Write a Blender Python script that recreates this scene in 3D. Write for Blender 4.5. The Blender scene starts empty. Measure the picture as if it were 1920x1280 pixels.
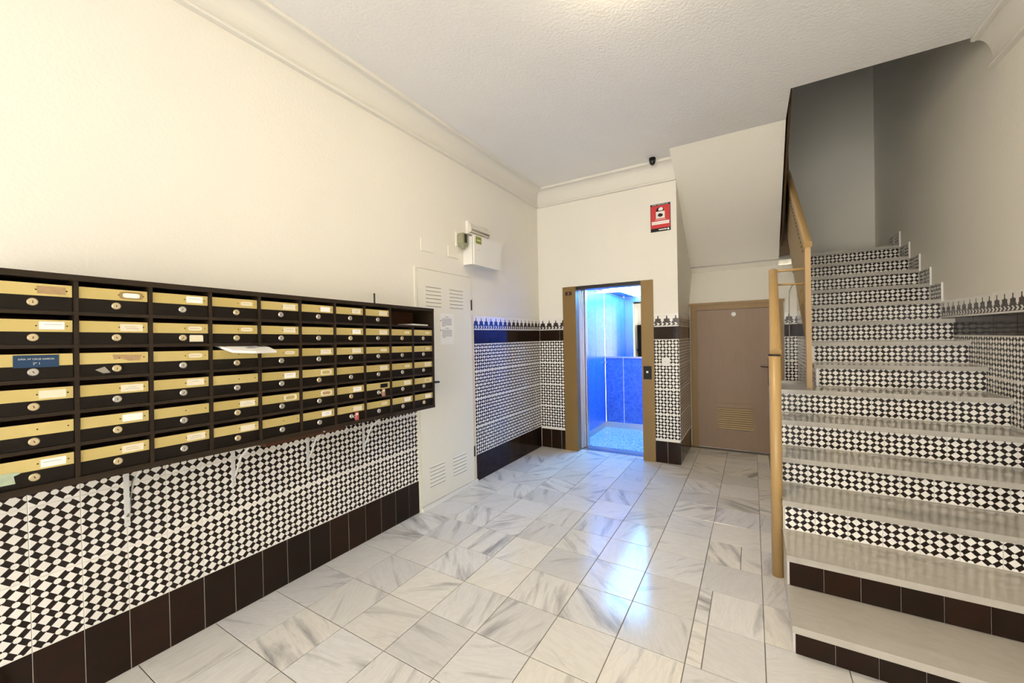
import bpy, bmesh, math, random
from mathutils import Vector, Matrix
random.seed(7)
SC = bpy.context.scene
COL = SC.collection
# ------------------------------------------------------------------ camera
F_PX = 748.852; YAW, PITCH, ROLL = -.5417, -.00972, -.02161
CAM = Vector((2.57889, 0.0, 1.55))
cy, sy = math.cos(YAW), math.sin(YAW)
fwd = Vector((sy*math.cos(PITCH), cy*math.cos(PITCH), math.sin(PITCH)))
r0 = Vector((cy, -sy, 0)); u0 = r0.cross(fwd)
right = math.cos(ROLL)*r0 + math.sin(ROLL)*u0
up = -math.sin(ROLL)*r0 + math.cos(ROLL)*u0
cam = bpy.data.cameras.new('camera'); camo = bpy.data.objects.new('camera', cam); COL.objects.link(camo)
cam.sensor_width = 36; cam.lens = F_PX*36/1920; cam.clip_start = .02
M = Matrix.Identity(4)
for i in range(3):
    M[i][0], M[i][1], M[i][2], M[i][3] = right[i], up[i], -fwd[i], CAM[i]
camo.matrix_world = M
SC.camera = camo
# ------------------------------------------------------------------ world, light, exposure
SC.view_settings.view_transform = 'Standard'; SC.view_settings.look = 'None'
SC.view_settings.gamma = 1; SC.view_settings.use_curve_mapping = False
SC.view_settings.exposure = 0.44
W = bpy.data.worlds.new('world'); SC.world = W; W.use_nodes = True
bg = W.node_tree.nodes['Background']; bg.inputs[0].default_value = (1, .96, .90, 1); bg.inputs[1].default_value = 6.0
LAMP_MAIN = (1, .83, .54); LAMP_MAIN_E = 68.0        # emission of the hall lamp
STAIR_FILL_E = .35  # strength of the added blue fill in the stairwell
CABIN_E = 24.0
# ------------------------------------------------------------------ materials
def _mat(name):
    m = bpy.data.materials.new(name); m.use_nodes = True
    nt = m.node_tree; b = nt.nodes['Principled BSDF']
    return m, nt, b
class N:
    """small node builder"""
    def __init__(s, nt): s.nt = nt
    def node(s, t, **k):
        n = s.nt.nodes.new(t)
        for a, v in k.items(): setattr(n, a, v)
        return n
    def link(s, a, b): s.nt.links.new(a, b)
    def put(s, sock, v):
        if hasattr(v, 'is_output'): s.link(v, sock)
        else: sock.default_value = v
    def math(s, op, a, b=0.0, c=None):
        n = s.node('ShaderNodeMath', operation=op); s.put(n.inputs[0], a); s.put(n.inputs[1], b)
        if c is not None: s.put(n.inputs[2], c)
        return n.outputs[0]
    def mix(s, f, a, b):
        n = s.node('ShaderNodeMix', data_type='RGBA'); s.put(n.inputs[0], f); s.put(n.inputs[6], a); s.put(n.inputs[7], b)
        return n.outputs[2]
    def noise(s, vec, scale, detail=3, rough=.5, dist=0):
        n = s.node('ShaderNodeTexNoise'); s.put(n.inputs['Vector'], vec)
        n.inputs['Scale'].default_value = scale; n.inputs['Detail'].default_value = detail
        n.inputs['Roughness'].default_value = rough; n.inputs['Distortion'].default_value = dist
        return n.outputs[0]
    def ramp(s, f, pts):
        n = s.node('ShaderNodeValToRGB'); s.put(n.inputs[0], f); e = n.color_ramp.elements
        while len(e) < len(pts): e.new(.5)
        for q, (p, c) in zip(e, pts): q.position = p; q.color = c if len(c) == 4 else (*c, 1)
        return n.outputs[0]
    def bump(s, h, strength, dist, b):
        n = s.node('ShaderNodeBump'); s.put(n.inputs['Height'], h)
        n.inputs['Strength'].default_value = strength; n.inputs['Distance'].default_value = dist
        s.link(n.outputs[0], b.inputs['Normal'])
    def obj(s): return s.node('ShaderNodeTexCoord').outputs['Object']
    def rnd(s): return s.node('ShaderNodeObjectInfo').outputs['Random']
def c4(c): return (c[0], c[1], c[2], 1)
def srgb(r, g, b):
    f = lambda v: (v/255/12.92) if v/255 <= .04045 else ((v/255+.055)/1.055)**2.4
    return (f(r), f(g), f(b))
def plain(name, col, rough=.5, metal=0, noise=0, nscale=40, bump=0, bscale=200, emit=None, estr=0, coat=0, spec=.5):
    m, nt, b = _mat(name); n = N(nt)
    b.inputs['Specular IOR Level'].default_value = spec
    b.inputs['Roughness'].default_value = rough; b.inputs['Metallic'].default_value = metal
    if noise:
        v = n.noise(n.obj(), nscale, 4)
        n.link(n.mix(v, c4([x*(1-noise) for x in col]), c4([min(1, x*(1+noise)) for x in col])), b.inputs['Base Color'])
    else: b.inputs['Base Color'].default_value = c4(col)
    if bump: n.bump(n.noise(n.obj(), bscale, 3), bump, .002, b)
    if emit: b.inputs['Emission Color'].default_value = c4(emit); b.inputs['Emission Strength'].default_value = estr
    if coat: b.inputs['Coat Weight'].default_value = coat; b.inputs['Coat Roughness'].default_value = .1
    return m
def plaster(name, col, bscale, bstr, dist=.004):
    m, nt, b = _mat(name); n = N(nt); b.inputs['Roughness'].default_value = .55
    v = n.noise(n.obj(), 1.3, 3)
    n.link(n.mix(v, c4([x*.97 for x in col]), c4([min(1, x*1.03) for x in col])), b.inputs['Base Color'])
    n.bump(n.noise(n.obj(), bscale, 4, .55), bstr, dist, b)
    return m
M_WALL = plaster('wall_paint', (.83, .80, .72), 55, .4)
M_CEIL = plaster('ceiling_paint', (.86, .85, .84), 48, .6, .006)
M_TRIM = plain('cornice_paint', (.78, .755, .69), .5)
M_GROUT = plain('grout', (.55, .53, .49), .8)
M_FGROUT = plain('floor_grout', (.20, .18, .155), .8)
M_DGROUT = plain('dark_tile_grout', (.34, .31, .27), .8)

def pattern_material():
    m, nt, b = _mat('patterned_tile_glaze'); n = N(nt)
    uv = n.node('ShaderNodeUVMap'); sp = n.node('ShaderNodeSeparateXYZ'); n.link(uv.outputs[0], sp.inputs[0])
    U = n.math('DIVIDE', sp.outputs[0], .0375)
    V = n.math('DIVIDE', n.math('SUBTRACT', sp.outputs[1], .005), .03625)
    iu = n.math('ROUND', U); iv = n.math('ROUND', V)
    du = n.math('ABSOLUTE', n.math('SUBTRACT', U, iu)); dv = n.math('ABSOLUTE', n.math('SUBTRACT', V, iv))
    par = n.math('FLOORED_MODULO', n.math('ADD', iu, iv), 2.0)      # 0: diamond, 1: dot
    d_even = n.math('ADD', du, dv); d_odd = n.math('SUBTRACT', 1.0, n.math('ABSOLUTE', n.math('SUBTRACT', du, dv)))
    dd = n.math('ADD', n.math('MULTIPLY', d_even, n.math('SUBTRACT', 1.0, par)), n.math('MULTIPLY', d_odd, par))
    dia = n.math('LESS_THAN', dd, .585)
    rr = n.math('SQRT', n.math('ADD', n.math('MULTIPLY', du, du), n.math('MULTIPLY', dv, dv)))
    dot = n.math('LESS_THAN', rr, .31)
    sel = n.math('MAXIMUM', dia, n.math('MULTIPLY', dot, par))
    ax = n.math('LESS_THAN', n.math('MINIMUM', du, dv), .010)
    edge = n.math('LESS_THAN', sp.outputs[1], .005)
    edge2 = n.math('MAXIMUM', n.math('GREATER_THAN', sp.outputs[1], .295), n.math('GREATER_THAN', n.math('ABSOLUTE', n.math('SUBTRACT', sp.outputs[0], .075)), .0742))
    white = n.math('MAXIMUM', n.math('MAXIMUM', sel, ax), n.math('MAXIMUM', edge, edge2))
    rnd = n.rnd()
    wc = n.mix(rnd, (.80, .765, .715, 1), (.88, .85, .80, 1))
    bc = n.mix(n.noise(n.obj(), 22, 2), (.010, .006, .005, 1), (.018, .011, .008, 1))
    n.link(n.mix(white, bc, wc), b.inputs['Base Color'])
    b.inputs['Roughness'].default_value = .16; b.inputs['Specular IOR Level'].default_value = .28
    n.bump(n.math('ADD', n.noise(n.obj(), 9, 2), n.math('MULTIPLY', white, .03)), .35, .003, b)
    return m
M_PATT = pattern_material()
def frieze_material():
    m, nt, b = _mat('frieze_tile_glaze'); n = N(nt)
    uv = n.node('ShaderNodeUVMap'); sp = n.node('ShaderNodeSeparateXYZ'); n.link(uv.outputs[0], sp.inputs[0])
    u, v = sp.outputs[0], sp.outputs[1]
    w = n.math('SUBTRACT', n.math('FRACT', n.math('DIVIDE', u, .10)), .5)
    aw = n.math('ABSOLUTE', w)
    def step(h): return n.math('LESS_THAN', v, h)
    # half width of the merlon by height: wide foot, body, shoulder, spike
    hw = n.math('ADD', n.math('MULTIPLY', step(.130), .07),
         n.math('ADD', n.math('MULTIPLY', step(.103), .05),
         n.math('ADD', n.math('MULTIPLY', step(.095), .21), n.math('MULTIPLY', step(.064), .09))))
    mer = n.math('MULTIPLY', n.math('LESS_THAN', aw, hw), n.math('GREATER_THAN', v, .050))
    # chevron band
    ch = n.math('FRACT', n.math('ADD', n.math('DIVIDE', u, .05), n.math('MULTIPLY', n.math('ABSOLUTE', n.math('SUBTRACT', v, .031)), 26.0)))
    band = n.math('MULTIPLY', n.math('GREATER_THAN', v, .012), n.math('LESS_THAN', v, .052))
    inner = n.math('LESS_THAN', n.math('ABSOLUTE', n.math('SUBTRACT', v, .031)), .0155)
    chev = n.math('MULTIPLY', n.math('LESS_THAN', ch, .42), inner)
    dark = n.math('MAXIMUM', mer, n.math('MULTIPLY', band, n.math('SUBTRACT', 1.0, chev)))
    n.link(n.mix(dark, (.84, .815, .765, 1), (.026, .015, .012, 1)), b.inputs['Base Color'])
    b.inputs['Roughness'].default_value = .16
    return m
M_FRZ = frieze_material()
def darktile(name, a, c, rough):
    m, nt, b = _mat(name); n = N(nt)
    base = n.mix(n.rnd(), c4(a), c4(c))
    v = n.noise(n.obj(), 14, 3)
    n.link(n.mix(n.math('MULTIPLY', v, .8), base, (.009, .011, .007, 1)), b.inputs['Base Color']); b.inputs['Specular IOR Level'].default_value = .18
    b.inputs['Roughness'].default_value = rough
    n.bump(n.noise(n.obj(), 7, 2), .25, .003, b)
    return m
M_DARK = darktile('dark_brown_tile_glaze', (.018, .007, .005), (.034, .012, .007), .10)
def marble(name, light, grey, warm, rough, scale, stretch, per_tile=True, amount=1.0):
    m, nt, b = _mat(name); n = N(nt)
    tc = n.obj(); rnd = n.rnd()
    mp = n.node('ShaderNodeVectorRotate', rotation_type='Z_AXIS'); n.link(tc, mp.inputs['Vector'])
    n.put(mp.inputs['Angle'], n.math('MULTIPLY', rnd, 37.0) if per_tile else 0.12)
    sc = n.node('ShaderNodeMapping'); n.link(mp.outputs[0], sc.inputs[0]); sc.inputs['Scale'].default_value = stretch
    off = n.node('ShaderNodeCombineXYZ'); n.put(off.inputs[0], n.math('MULTIPLY', rnd, 91.0)); n.put(off.inputs[1], n.math('MULTIPLY', rnd, 53.0)); n.put(off.inputs[2], n.math('MULTIPLY', rnd, 17.0))
    n.link(off.outputs[0], sc.inputs['Location'])
    v1 = n.noise(sc.outputs[0], scale, 5, .55, .4)
    v2 = n.noise(sc.outputs[0], scale*2.6, 5, .6, .8)
    r2 = n.math('FRACT', n.math('MULTIPLY', rnd, 7.31))
    th = n.math('ADD', .47, n.math('MULTIPLY', r2, .14))
    f = n.math('MULTIPLY', n.math('SMOOTH_MAX', n.math('SUBTRACT', v1, th), 0.0, .02), 4.2*amount)
    ridge = n.math('SUBTRACT', 1.0, n.math('MULTIPLY', n.math('ABSOLUTE', n.math('SUBTRACT', v2, .5)), 14.0))
    f = n.math('ADD', n.math('MINIMUM', f, .95), n.math('MULTIPLY', n.math('MAXIMUM', ridge, 0.0), .13*amount))
    base = n.mix(n.math('FRACT', n.math('MULTIPLY', rnd, 13.7)), c4(light), c4(warm))
    shade = n.math('POWER', n.math('FRACT', n.math('MULTIPLY', rnd, 29.3)), 2.0)
    base = n.mix(n.math('MULTIPLY', shade, .6), base, c4([.5*(p+q) for p, q in zip(light, grey)]))
    n.link(n.mix(n.math('MINIMUM', f, 1.0), base, c4(grey)), b.inputs['Base Color'])
    b.inputs['Roughness'].default_value = rough
    b.inputs['Specular IOR Level'].default_value = .45
    return m
M_FLOOR = marble('floor_marble', (.74, .725, .71), (.33, .32, .315), (.80, .76, .68), .15, 2.2, (1.0, 5.5, 1.0))
M_TREAD = marble('tread_marble', (.43, .405, .36), (.24, .228, .205), (.46, .425, .375), .13, 1.6, (1.0, 3.2, 2.0), False, .9)
M_SIDE = marble('stair_side_marble', (.60, .57, .52), (.40, .38, .34), (.62, .58, .52), .3, 3, (1, 3, 1), False, .6)
def wood(name, a, c, rough, stretch=(1, .12, 1), scale=60, spec=.25):
    m, nt, b = _mat(name); n = N(nt)
    sc = n.node('ShaderNodeMapping'); n.link(n.obj(), sc.inputs[0]); sc.inputs['Scale'].default_value = stretch
    v = n.noise(sc.outputs[0], scale, 5, .6, .6)
    n.link(n.mix(v, c4(a), c4(c)), b.inputs['Base Color']); b.inputs['Roughness'].default_value = rough
    b.inputs['Specular IOR Level'].default_value = spec
    n.bump(v, .12, .001, b)
    return m
M_CARC = wood('dark_cabinet_wood', (.011, .007, .004), (.040, .025, .014), .5)
M_DOORW = wood('black_brown_door_veneer', (.004, .003, .002), (.013, .008, .005), .35)
M_INNER = wood('red_brown_wood', (.06, .022, .010), (.13, .055, .026), .5)
def brass_material():
    m, nt, b = _mat('aged_brass'); n = N(nt)
    v = n.noise(n.obj(), 16, 4); v2 = n.rnd()
    base = n.mix(v2, (.63, .50, .175, 1), (.77, .63, .27, 1))
    n.link(n.mix(n.math('MULTIPLY', v, .6), base, (.58, .45, .17, 1)), b.inputs['Base Color'])
    b.inputs['Metallic'].default_value = .4; b.inputs['Roughness'].default_value = .36
    return m
M_BRASS = brass_material()
M_STEEL = plain('nickel_lock', (.66, .63, .58), .28, .8)
M_BRASSLOCK = plain('brass_lock', (.74, .62, .40), .3, .7)
M_BLACK = plain('black_plastic', (.008, .008, .009), .4, spec=.2)
M_WHITEP = plain('white_plastic', (.80, .79, .75), .4)
M_CREAM = plain('cream_door_enamel', (.82, .80, .70), .38, noise=.02, nscale=3)
M_CREAM2 = plain('cream_frame_enamel', (.74, .64, .45), .4)
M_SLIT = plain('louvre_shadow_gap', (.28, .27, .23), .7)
M_OCHRE = plain('ochre_rail_paint', (.44, .285, .115), .34, noise=.06, nscale=9)
M_OCHRE_P = plain('ochre_panel_paint', (.30, .19, .065), .42, noise=.12, nscale=30, bump=.3, bscale=60)
M_BROWN_D = wood('dark_brown_panel', (.05, .028, .012), (.10, .06, .028), .5)
M_EFRAME = plain('bronze_lift_frame', (.24, .145, .04), .4, .15, noise=.05, nscale=5)
M_DOOR2 = wood('taupe_brown_door', (.27, .185, .125), (.33, .235, .165), .42, (1, 1, .15), 24)
M_DOOR2F = wood('brown_door_frame', (.27, .17, .072), (.35, .225, .10), .4, (1, 1, .2), 30)
M_HANDLE = plain('brown_bronze_handle', (.10, .06, .045), .4, .4)
M_GOLD = plain('brass_vent_paint', (.36, .245, .095), .4, .2)
M_ALU = plain('brushed_aluminium', (.55, .55, .58), .32, .85)
M_CABBLUE = None
def blue_laminate(name, a, c):
    m, nt, b = _mat(name); n = N(nt)
    v = n.noise(n.obj(), 26, 5, .65)
    n.link(n.ramp(v, [(.35, a), (.65, c)]), b.inputs['Base Color']); b.inputs['Roughness'].default_value = .3
    return m
M_BLUE1 = blue_laminate('light_blue_laminate', (.045, .17, .60), (.09, .27, .72))
M_BLUE2 = blue_laminate('deep_blue_laminate', (.04, .11, .46), (.09, .21, .60))
def speckle():
    m, nt, b = _mat('speckled_lift_floor'); n = N(nt)
    v = n.noise(n.obj(), 42, 2, .7)
    n.link(n.ramp(v, [(.42, (.22, .32, .36)), (.55, (.70, .76, .76))]), b.inputs['Base Color']); b.inputs['Roughness'].default_value = .3
    return m
M_SPECK = speckle()
M_MIRROR = plain('mirror_glass', (.86, .90, .90), .02, 1)
M_CLIGHT = plain('lift_light_diffuser', (.9, .95, 1), .4, emit=(.12, .48, 1), estr=CABIN_E)
M_PAPER = plain('white_paper', (.89, .88, .85), .6, noise=.03, nscale=12)
M_CARDP = plain('yellowed_card', (.80, .73, .56), .6, noise=.06, nscale=60)
M_RUST = plain('brown_worn_label', (.42, .28, .14), .7, noise=.25, nscale=60)
M_INK = plain('grey_print', (.40, .40, .43), .7)
M_BLUEL = plain('blue_label_tape', (.007, .042, .11), .4)
M_RED = plain('red_sign_print', (.62, .025, .03), .45)
M_REDTAG = plain('red_key_tag', (.55, .10, .10), .4)
M_GREEN = plain('olive_green_label', (.22, .27, .03), .5)
M_GREENS = plain('pale_green_sticker', (.42, .50, .36), .6, noise=.3, nscale=50)
M_SOUND = plain('grey_green_metal', (.40, .40, .29), .35, .6)
M_CLEAR = plain('frosted_lens', (.70, .67, .60), .25)
M_GLOBE = plain('lit_opal_globe', (.95, .9, .8), .4, emit=LAMP_MAIN, estr=LAMP_MAIN_E)
M_STAIR_FILL = plain('stair_fill_glow', (.9, .93, 1), .4, emit=(.40, .60, 1), estr=STAIR_FILL_E)
M_BRACK = plain('white_bracket_enamel', (.74, .73, .70), .4)
M_GUTTER = plain('dark_metal', (.035, .03, .028), .4, .5)
# ------------------------------------------------------------------ helpers
def tag(o, label=None, cat=None, group=None, kind=None):
    if label: o['label'] = label
    if cat: o['category'] = cat
    if group: o['group'] = group
    if kind: o['kind'] = kind
    return o
def link(name, me, mat, parent=None, smooth=False):
    if mat and not me.materials: me.materials.append(mat)
    o = bpy.data.objects.new(name, me); COL.objects.link(o)
    if parent: o.parent = parent
    if smooth:
        for p in me.polygons: p.use_smooth = True
    return o
def fin(name, bm, mat, parent=None, smooth=False, bevel=0, seg=2):
    if bevel:
        es = [e for e in bm.edges if len(e.link_faces) == 2 and e.calc_face_angle(0) > .5]
        bmesh.ops.bevel(bm, geom=es, offset=bevel, segments=seg, affect='EDGES', profile=.5)
    bmesh.ops.recalc_face_normals(bm, faces=bm.faces)
    me = bpy.data.meshes.new(name); bm.to_mesh(me); bm.free()
    return link(name, me, mat, parent, smooth)
def empty(name, loc=(0, 0, 0), rot=(0, 0, 0)):
    o = bpy.data.objects.new(name, None); COL.objects.link(o); o.location = loc; o.rotation_euler = rot
    o.empty_display_size = .1
    return o
def B(bm, x0, x1, y0, y1, z0, z1):
    v = [bm.verts.new(p) for p in ((x0,y0,z0),(x1,y0,z0),(x1,y1,z0),(x0,y1,z0),(x0,y0,z1),(x1,y0,z1),(x1,y1,z1),(x0,y1,z1))]
    for f in ((0,3,2,1),(4,5,6,7),(0,1,5,4),(1,2,6,5),(2,3,7,6),(3,0,4,7)): bm.faces.new([v[i] for i in f])
def box(name, x0, x1, y0, y1, z0, z1, mat, parent=None, bevel=0):
    bm = bmesh.new(); B(bm, x0, x1, y0, y1, z0, z1); return fin(name, bm, mat, parent, bevel=bevel)
def prism(bm, pts, axis, a, b):
    """extrude a closed outline: axis 'x' takes (y,z), 'y' takes (x,z), 'z' takes (x,y)"""
    f = {'x': lambda p, t: (t, p[0], p[1]), 'y': lambda p, t: (p[0], t, p[1]), 'z': lambda p, t: (p[0], p[1], t)}[axis]
    A = [bm.verts.new(f(p, a)) for p in pts]; C = [bm.verts.new(f(p, b)) for p in pts]
    bm.faces.new(A); bm.faces.new(C[::-1]); n = len(pts)
    for i in range(n): bm.faces.new([A[i], C[i], C[(i+1) % n], A[(i+1) % n]])
def pris(name, pts, axis, a, b, mat, parent=None, bevel=0, smooth=False):
    bm = bmesh.new(); prism(bm, pts, axis, a, b); return fin(name, bm, mat, parent, smooth, bevel)
def tube(bm, pts, r, seg=10, r2=None):
    """round bar along a polyline"""
    P = [Vector(p) for p in pts]; rings = []
    for i, p in enumerate(P):
        d = (P[min(i+1, len(P)-1)] - P[max(i-1, 0)]).normalized()
        a = d.cross(Vector((0, 0, 1)) if abs(d.z) < .9 else Vector((1, 0, 0))).normalized(); b = d.cross(a)
        rr = r if r2 is None else r + (r2-r)*i/(len(P)-1)
        rings.append([bm.verts.new(p + rr*(math.cos(t)*a + math.sin(t)*b)) for t in [2*math.pi*k/seg for k in range(seg)]])
    for A, C in zip(rings, rings[1:]):
        for k in range(seg): bm.faces.new([A[k], A[(k+1) % seg], C[(k+1) % seg], C[k]])
    bm.faces.new(rings[0][::-1]); bm.faces.new(rings[-1])
def tub(name, pts, r, mat, parent=None, seg=10):
    bm = bmesh.new(); tube(bm, pts, r, seg); o = fin(name, bm, mat, parent)
    for p in o.data.polygons: p.use_smooth = len(p.vertices) == 4
    return o
def lathe(bm, prof, c=(0, 0, 0), axis='z', seg=20):
    """prof: list of (r, h)"""
    c = Vector(c); rings = []
    for r, h in prof:
        ring = []
        for k in range(seg):
            t = 2*math.pi*k/seg; q = (r*math.cos(t), r*math.sin(t), h)
            if axis == 'x': q = (h, r*math.cos(t), r*math.sin(t))
            if axis == 'y': q = (r*math.sin(t), h, r*math.cos(t))
            ring.append(bm.verts.new(c + Vector(q)))
        rings.append(ring)
    for A, C in zip(rings, rings[1:]):
        for k in range(seg): bm.faces.new([A[k], A[(k+1) % seg], C[(k+1) % seg], C[k]])
    bm.faces.new(rings[0][::-1]); bm.faces.new(rings[-1])
_tile_cache = {}
def tile_mesh(w, h, mat, u_off=0, v_off=0, thick=.008, ch=.0015):
    k = (round(w, 4), round(h, 4), mat.name, round(u_off, 4), round(v_off, 4))
    if k in _tile_cache: return _tile_cache[k]
    me = bpy.data.meshes.new('tile')
    V = [(0, thick, 0), (w, thick, 0), (w, thick, h), (0, thick, h), (ch, 0, ch), (w-ch, 0, ch), (w-ch, 0, h-ch), (ch, 0, h-ch), (0, ch, 0), (w, ch, 0), (w, ch, h), (0, ch, h)]
    Fc = [(4, 5, 6, 7), (8, 9, 5, 4), (9, 10, 6, 5), (10, 11, 7, 6), (11, 8, 4, 7), (0, 1, 9, 8), (1, 2, 10, 9), (2, 3, 11, 10), (3, 0, 8, 11)]
    me.from_pydata(V, [], Fc); uv = me.uv_layers.new(name='UVMap')
    for l in me.loops:
        p = V[l.vertex_index]; uv.data[l.index].uv = (p[0]+u_off, p[2]+v_off)
    me.materials.append(mat); me.update(); _tile_cache[k] = me
    return me
ROT = {'+x': math.pi/2, '-y': 0.0, '-x': -math.pi/2}
def put_tile(name, parent, face, plane, a, z, w, h, mat, u_off=0, v_off=0, proud=.004):
    """face: outward normal. a: coordinate (along the wall) where the tile starts, as seen left to right from the front"""
    me = tile_mesh(w, h, mat, u_off, v_off)
    o = bpy.data.objects.new(name, me); COL.objects.link(o); o.parent = parent
    j = random.uniform(-.0004, .0004)
    if face == '+x': o.location = (plane+proud+j, a, z)
    if face == '-x': o.location = (plane-proud-j, a, z)
    if face == '-y': o.location = (a, plane-proud-j, z)
    o.rotation_euler = (0, 0, ROT[face])
    return o
H1, H2, H3, H4 = .286, 1.492, 1.643, 1.797          # wainscot levels
TP = .1515; G = .0015                                # tile pitch and joint
RH = (H2-H1)/4
def wainscot(parent, face, plane, a0, a1, first, rows=range(4), skirt=True, band=True, skirt_h=H1, clip=None):
    """a0<a1 along the wall in left-to-right order measured by s (distance); first: width of the first column"""
    L = a1-a0
    cols = []; s = 0.0; w = first
    while s < L-.004:
        e = min(s+w, L); cols.append((s, e, 0 if w == TP else TP-first)); s = e; w = TP
    pos = (lambda q: a0+q) if face != '-x' else (lambda q: a1-q)
    for s, e, uo in cols:
        wd = e-s-G
        if wd < .006: continue
        if skirt: put_tile('skirting_tile', parent, face, plane, pos(s), 0.0, wd-.0008, skirt_h-G, M_DARK, proud=.003)
        for r in rows:
            z = H1+r*RH
            if clip and not clip(s, e, z, z+RH): continue
            put_tile('patterned_tile', parent, face, plane, pos(s), z, wd, RH-G, M_PATT, uo, 0)
    if band:
        s = 0.0; w = first + TP if first < TP*.98 else 2*TP
        while s < L-.004:
            e = min(s+w, L); wd = e-s-G
            put_tile('band_tile', parent, face, plane, pos(s), H2, wd-.001, H3-H2-G, M_DARK, proud=.004)
            put_tile('frieze_tile', parent, face, plane, pos(s), H3, wd, H4-H3-G, M_FRZ, 0, 0)
            s = e; w = 2*TP
# ------------------------------------------------------------------ room shell
CE = 3.60; XR = 4.05; YB = 5.048; XP = 1.835; YR = 6.03; YS = 7.33; Y0 = -3.4
ZT = 5.7
def structure(o): return tag(o, kind='structure')
floor = structure(box('floor', -.1, XR+.1, Y0, YR+.1, -.10, -.004, M_FGROUT))
PT = .3265
for i in range(13):
    for j in range(-3, 15):
        x0, y0 = i*PT, 1.350+j*PT
        if y0 < .04: continue
        x1, y1 = x0+PT, y0+PT
        if y0 > 5.9: continue
        y1 = min(y1, YR)
        if x0 > 2.60 and y0 > 2.3: continue
        if 1.95 < x0 < 1.97 and False: continue
        xs = [(x0, x1)]
        if i == 8 and y0 > 2.3: xs = [(x0, 2.745)]
        if i == 7 and 1.99 < y0 < 2.5: xs = [(x0, 2.355), (2.355, x1)]
        if i == 7 and 2.97 < y0 < 3.1: xs = [(x0, 2.492), (2.492, x1)]
        if i == 12: xs = [(x0, XR)]
        for a, b in xs:
            if i == 8 and y0 > 2.3: pass
            w, h = b-a-.0044, y1-y0-.0044
            if w < .02 or h < .02: continue
            key = ('f', round(w, 4), round(h, 4))
            if key not in _tile_cache:
                me = bpy.data.meshes.new('floor_tile'); c = .0012; t = -.012
                V = [(0,0,t),(w,0,t),(w,h,t),(0,h,t),(0,0,-c),(w,0,-c),(w,h,-c),(0,h,-c),(c,c,0),(w-c,c,0),(w-c,h-c,0),(c,h-c,0)]
                me.from_pydata(V, [], [(8,9,10,11),(4,5,9,8),(5,6,10,9),(6,7,11,10),(7,4,8,11),(0,1,5,4),(1,2,6,5),(2,3,7,6),(3,0,4,7)])
                me.materials.append(M_FLOOR); _tile_cache[key] = me
            o = bpy.data.objects.new('floor_tile', _tile_cache[key]); COL.objects.link(o); o.parent = floor
            o.location = (a+.0022, y0+.0022, random.uniform(-.0003, .0003))
box('floor_slab', 0, XR, Y0, .042, -.012, -.0005, M_FLOOR, floor)
# column 8 beside the stair (x 2.612 - 2.734)
for j in range(3, 15):
    y0 = 1.350+j*PT; y1 = min(y0+PT, YR)
    if y0 > 5.9: continue
    if y1 < 2.33: continue
    w, h = .118, y1-y0-.0028
    key = ('f', round(w, 4), round(h, 4))
    if key not in _tile_cache:
        me = bpy.data.meshes.new('floor_tile'); t = -.012
        me.from_pydata([(0,0,t),(w,0,t),(w,h,t),(0,h,t),(0,0,0),(w,0,0),(w,h,0),(0,h,0)], [], [(4,5,6,7),(0,1,5,4),(1,2,6,5),(2,3,7,6),(3,0,4,7)])
        me.materials.append(M_FLOOR); _tile_cache[key] = me
    o = bpy.data.objects.new('floor_tile', _tile_cache[key]); COL.objects.link(o); o.parent = floor
    o.location = (8*PT+.0014, y0+.0014, 0)

wall_left = structure(box('wall_left', -.12, 0, Y0, YB, -.1, CE, M_WALL))
wainscot(wall_left, '+x', 0, .370-TP*3, 2.628, TP, rows=range(3), band=False)
wainscot(wall_left, '+x', 0, 3.476, YB-.001, .045)
# back wall around the lift
bm = bmesh.new()
B(bm, -.12, .369, YB, YB+.24, -.1, CE); B(bm, 1.556, XP, YB, YR+.6, -.1, CE); B(bm, .369, 1.556, YB, YB+.24, 2.219, CE)
wall_back = structure(fin('wall_back', bm, M_WALL))
wainscot(wall_back, '-y', YB, .006, .369, TP, skirt_h=.262)
wainscot(wall_back, '-y', YB, 1.556, XP+.003, .1385, skirt_h=.262)
wainscot(wall_back, '+x', XP, YB, YR-.01, TP, skirt_h=.262)
# rear wall with the store door; above the door it leans back to meet the stair soffit
bm = bmesh.new()
prism(bm, [(YR, -.1), (YR, 1.96), (6.36, 2.43), (6.7, 2.43), (6.7, -.1)], 'x', XP-.02, 3.073)
wall_rear = structure(fin('wall_rear', bm, M_WALL))
for r in range(1, 4):
    for s in range(2):
        w = TP-G if s == 0 else .016
        if s == 1: continue
        put_tile('patterned_tile', wall_rear, '-y', YR, 2.923, H1+r*RH, TP-G, RH-G, M_PATT)
put_tile('band_tile', wall_rear, '-y', YR, 2.923, H2, TP-G, H3-H2-G, M_DARK)
put_tile('frieze_tile', wall_rear, '-y', YR, 2.923, H3, TP-G, H4-H3-G, M_FRZ)
wall_right = structure(box('wall_right', XR, XR+.12, Y0, YS+.1, -.1, ZT, M_WALL))
# unseen front wall behind the camera; entrance opening shaped to let fill light in
bm = bmesh.new(); B(bm, -.12, .60, Y0-.12, Y0, -.1, CE); B(bm, 3.40, XR+.12, Y0-.12, Y0, -.1, CE); B(bm, .60, 3.40, Y0-.12, Y0, 2.85, CE)
wall_front = structure(fin('wall_front', bm, M_WALL))
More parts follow.
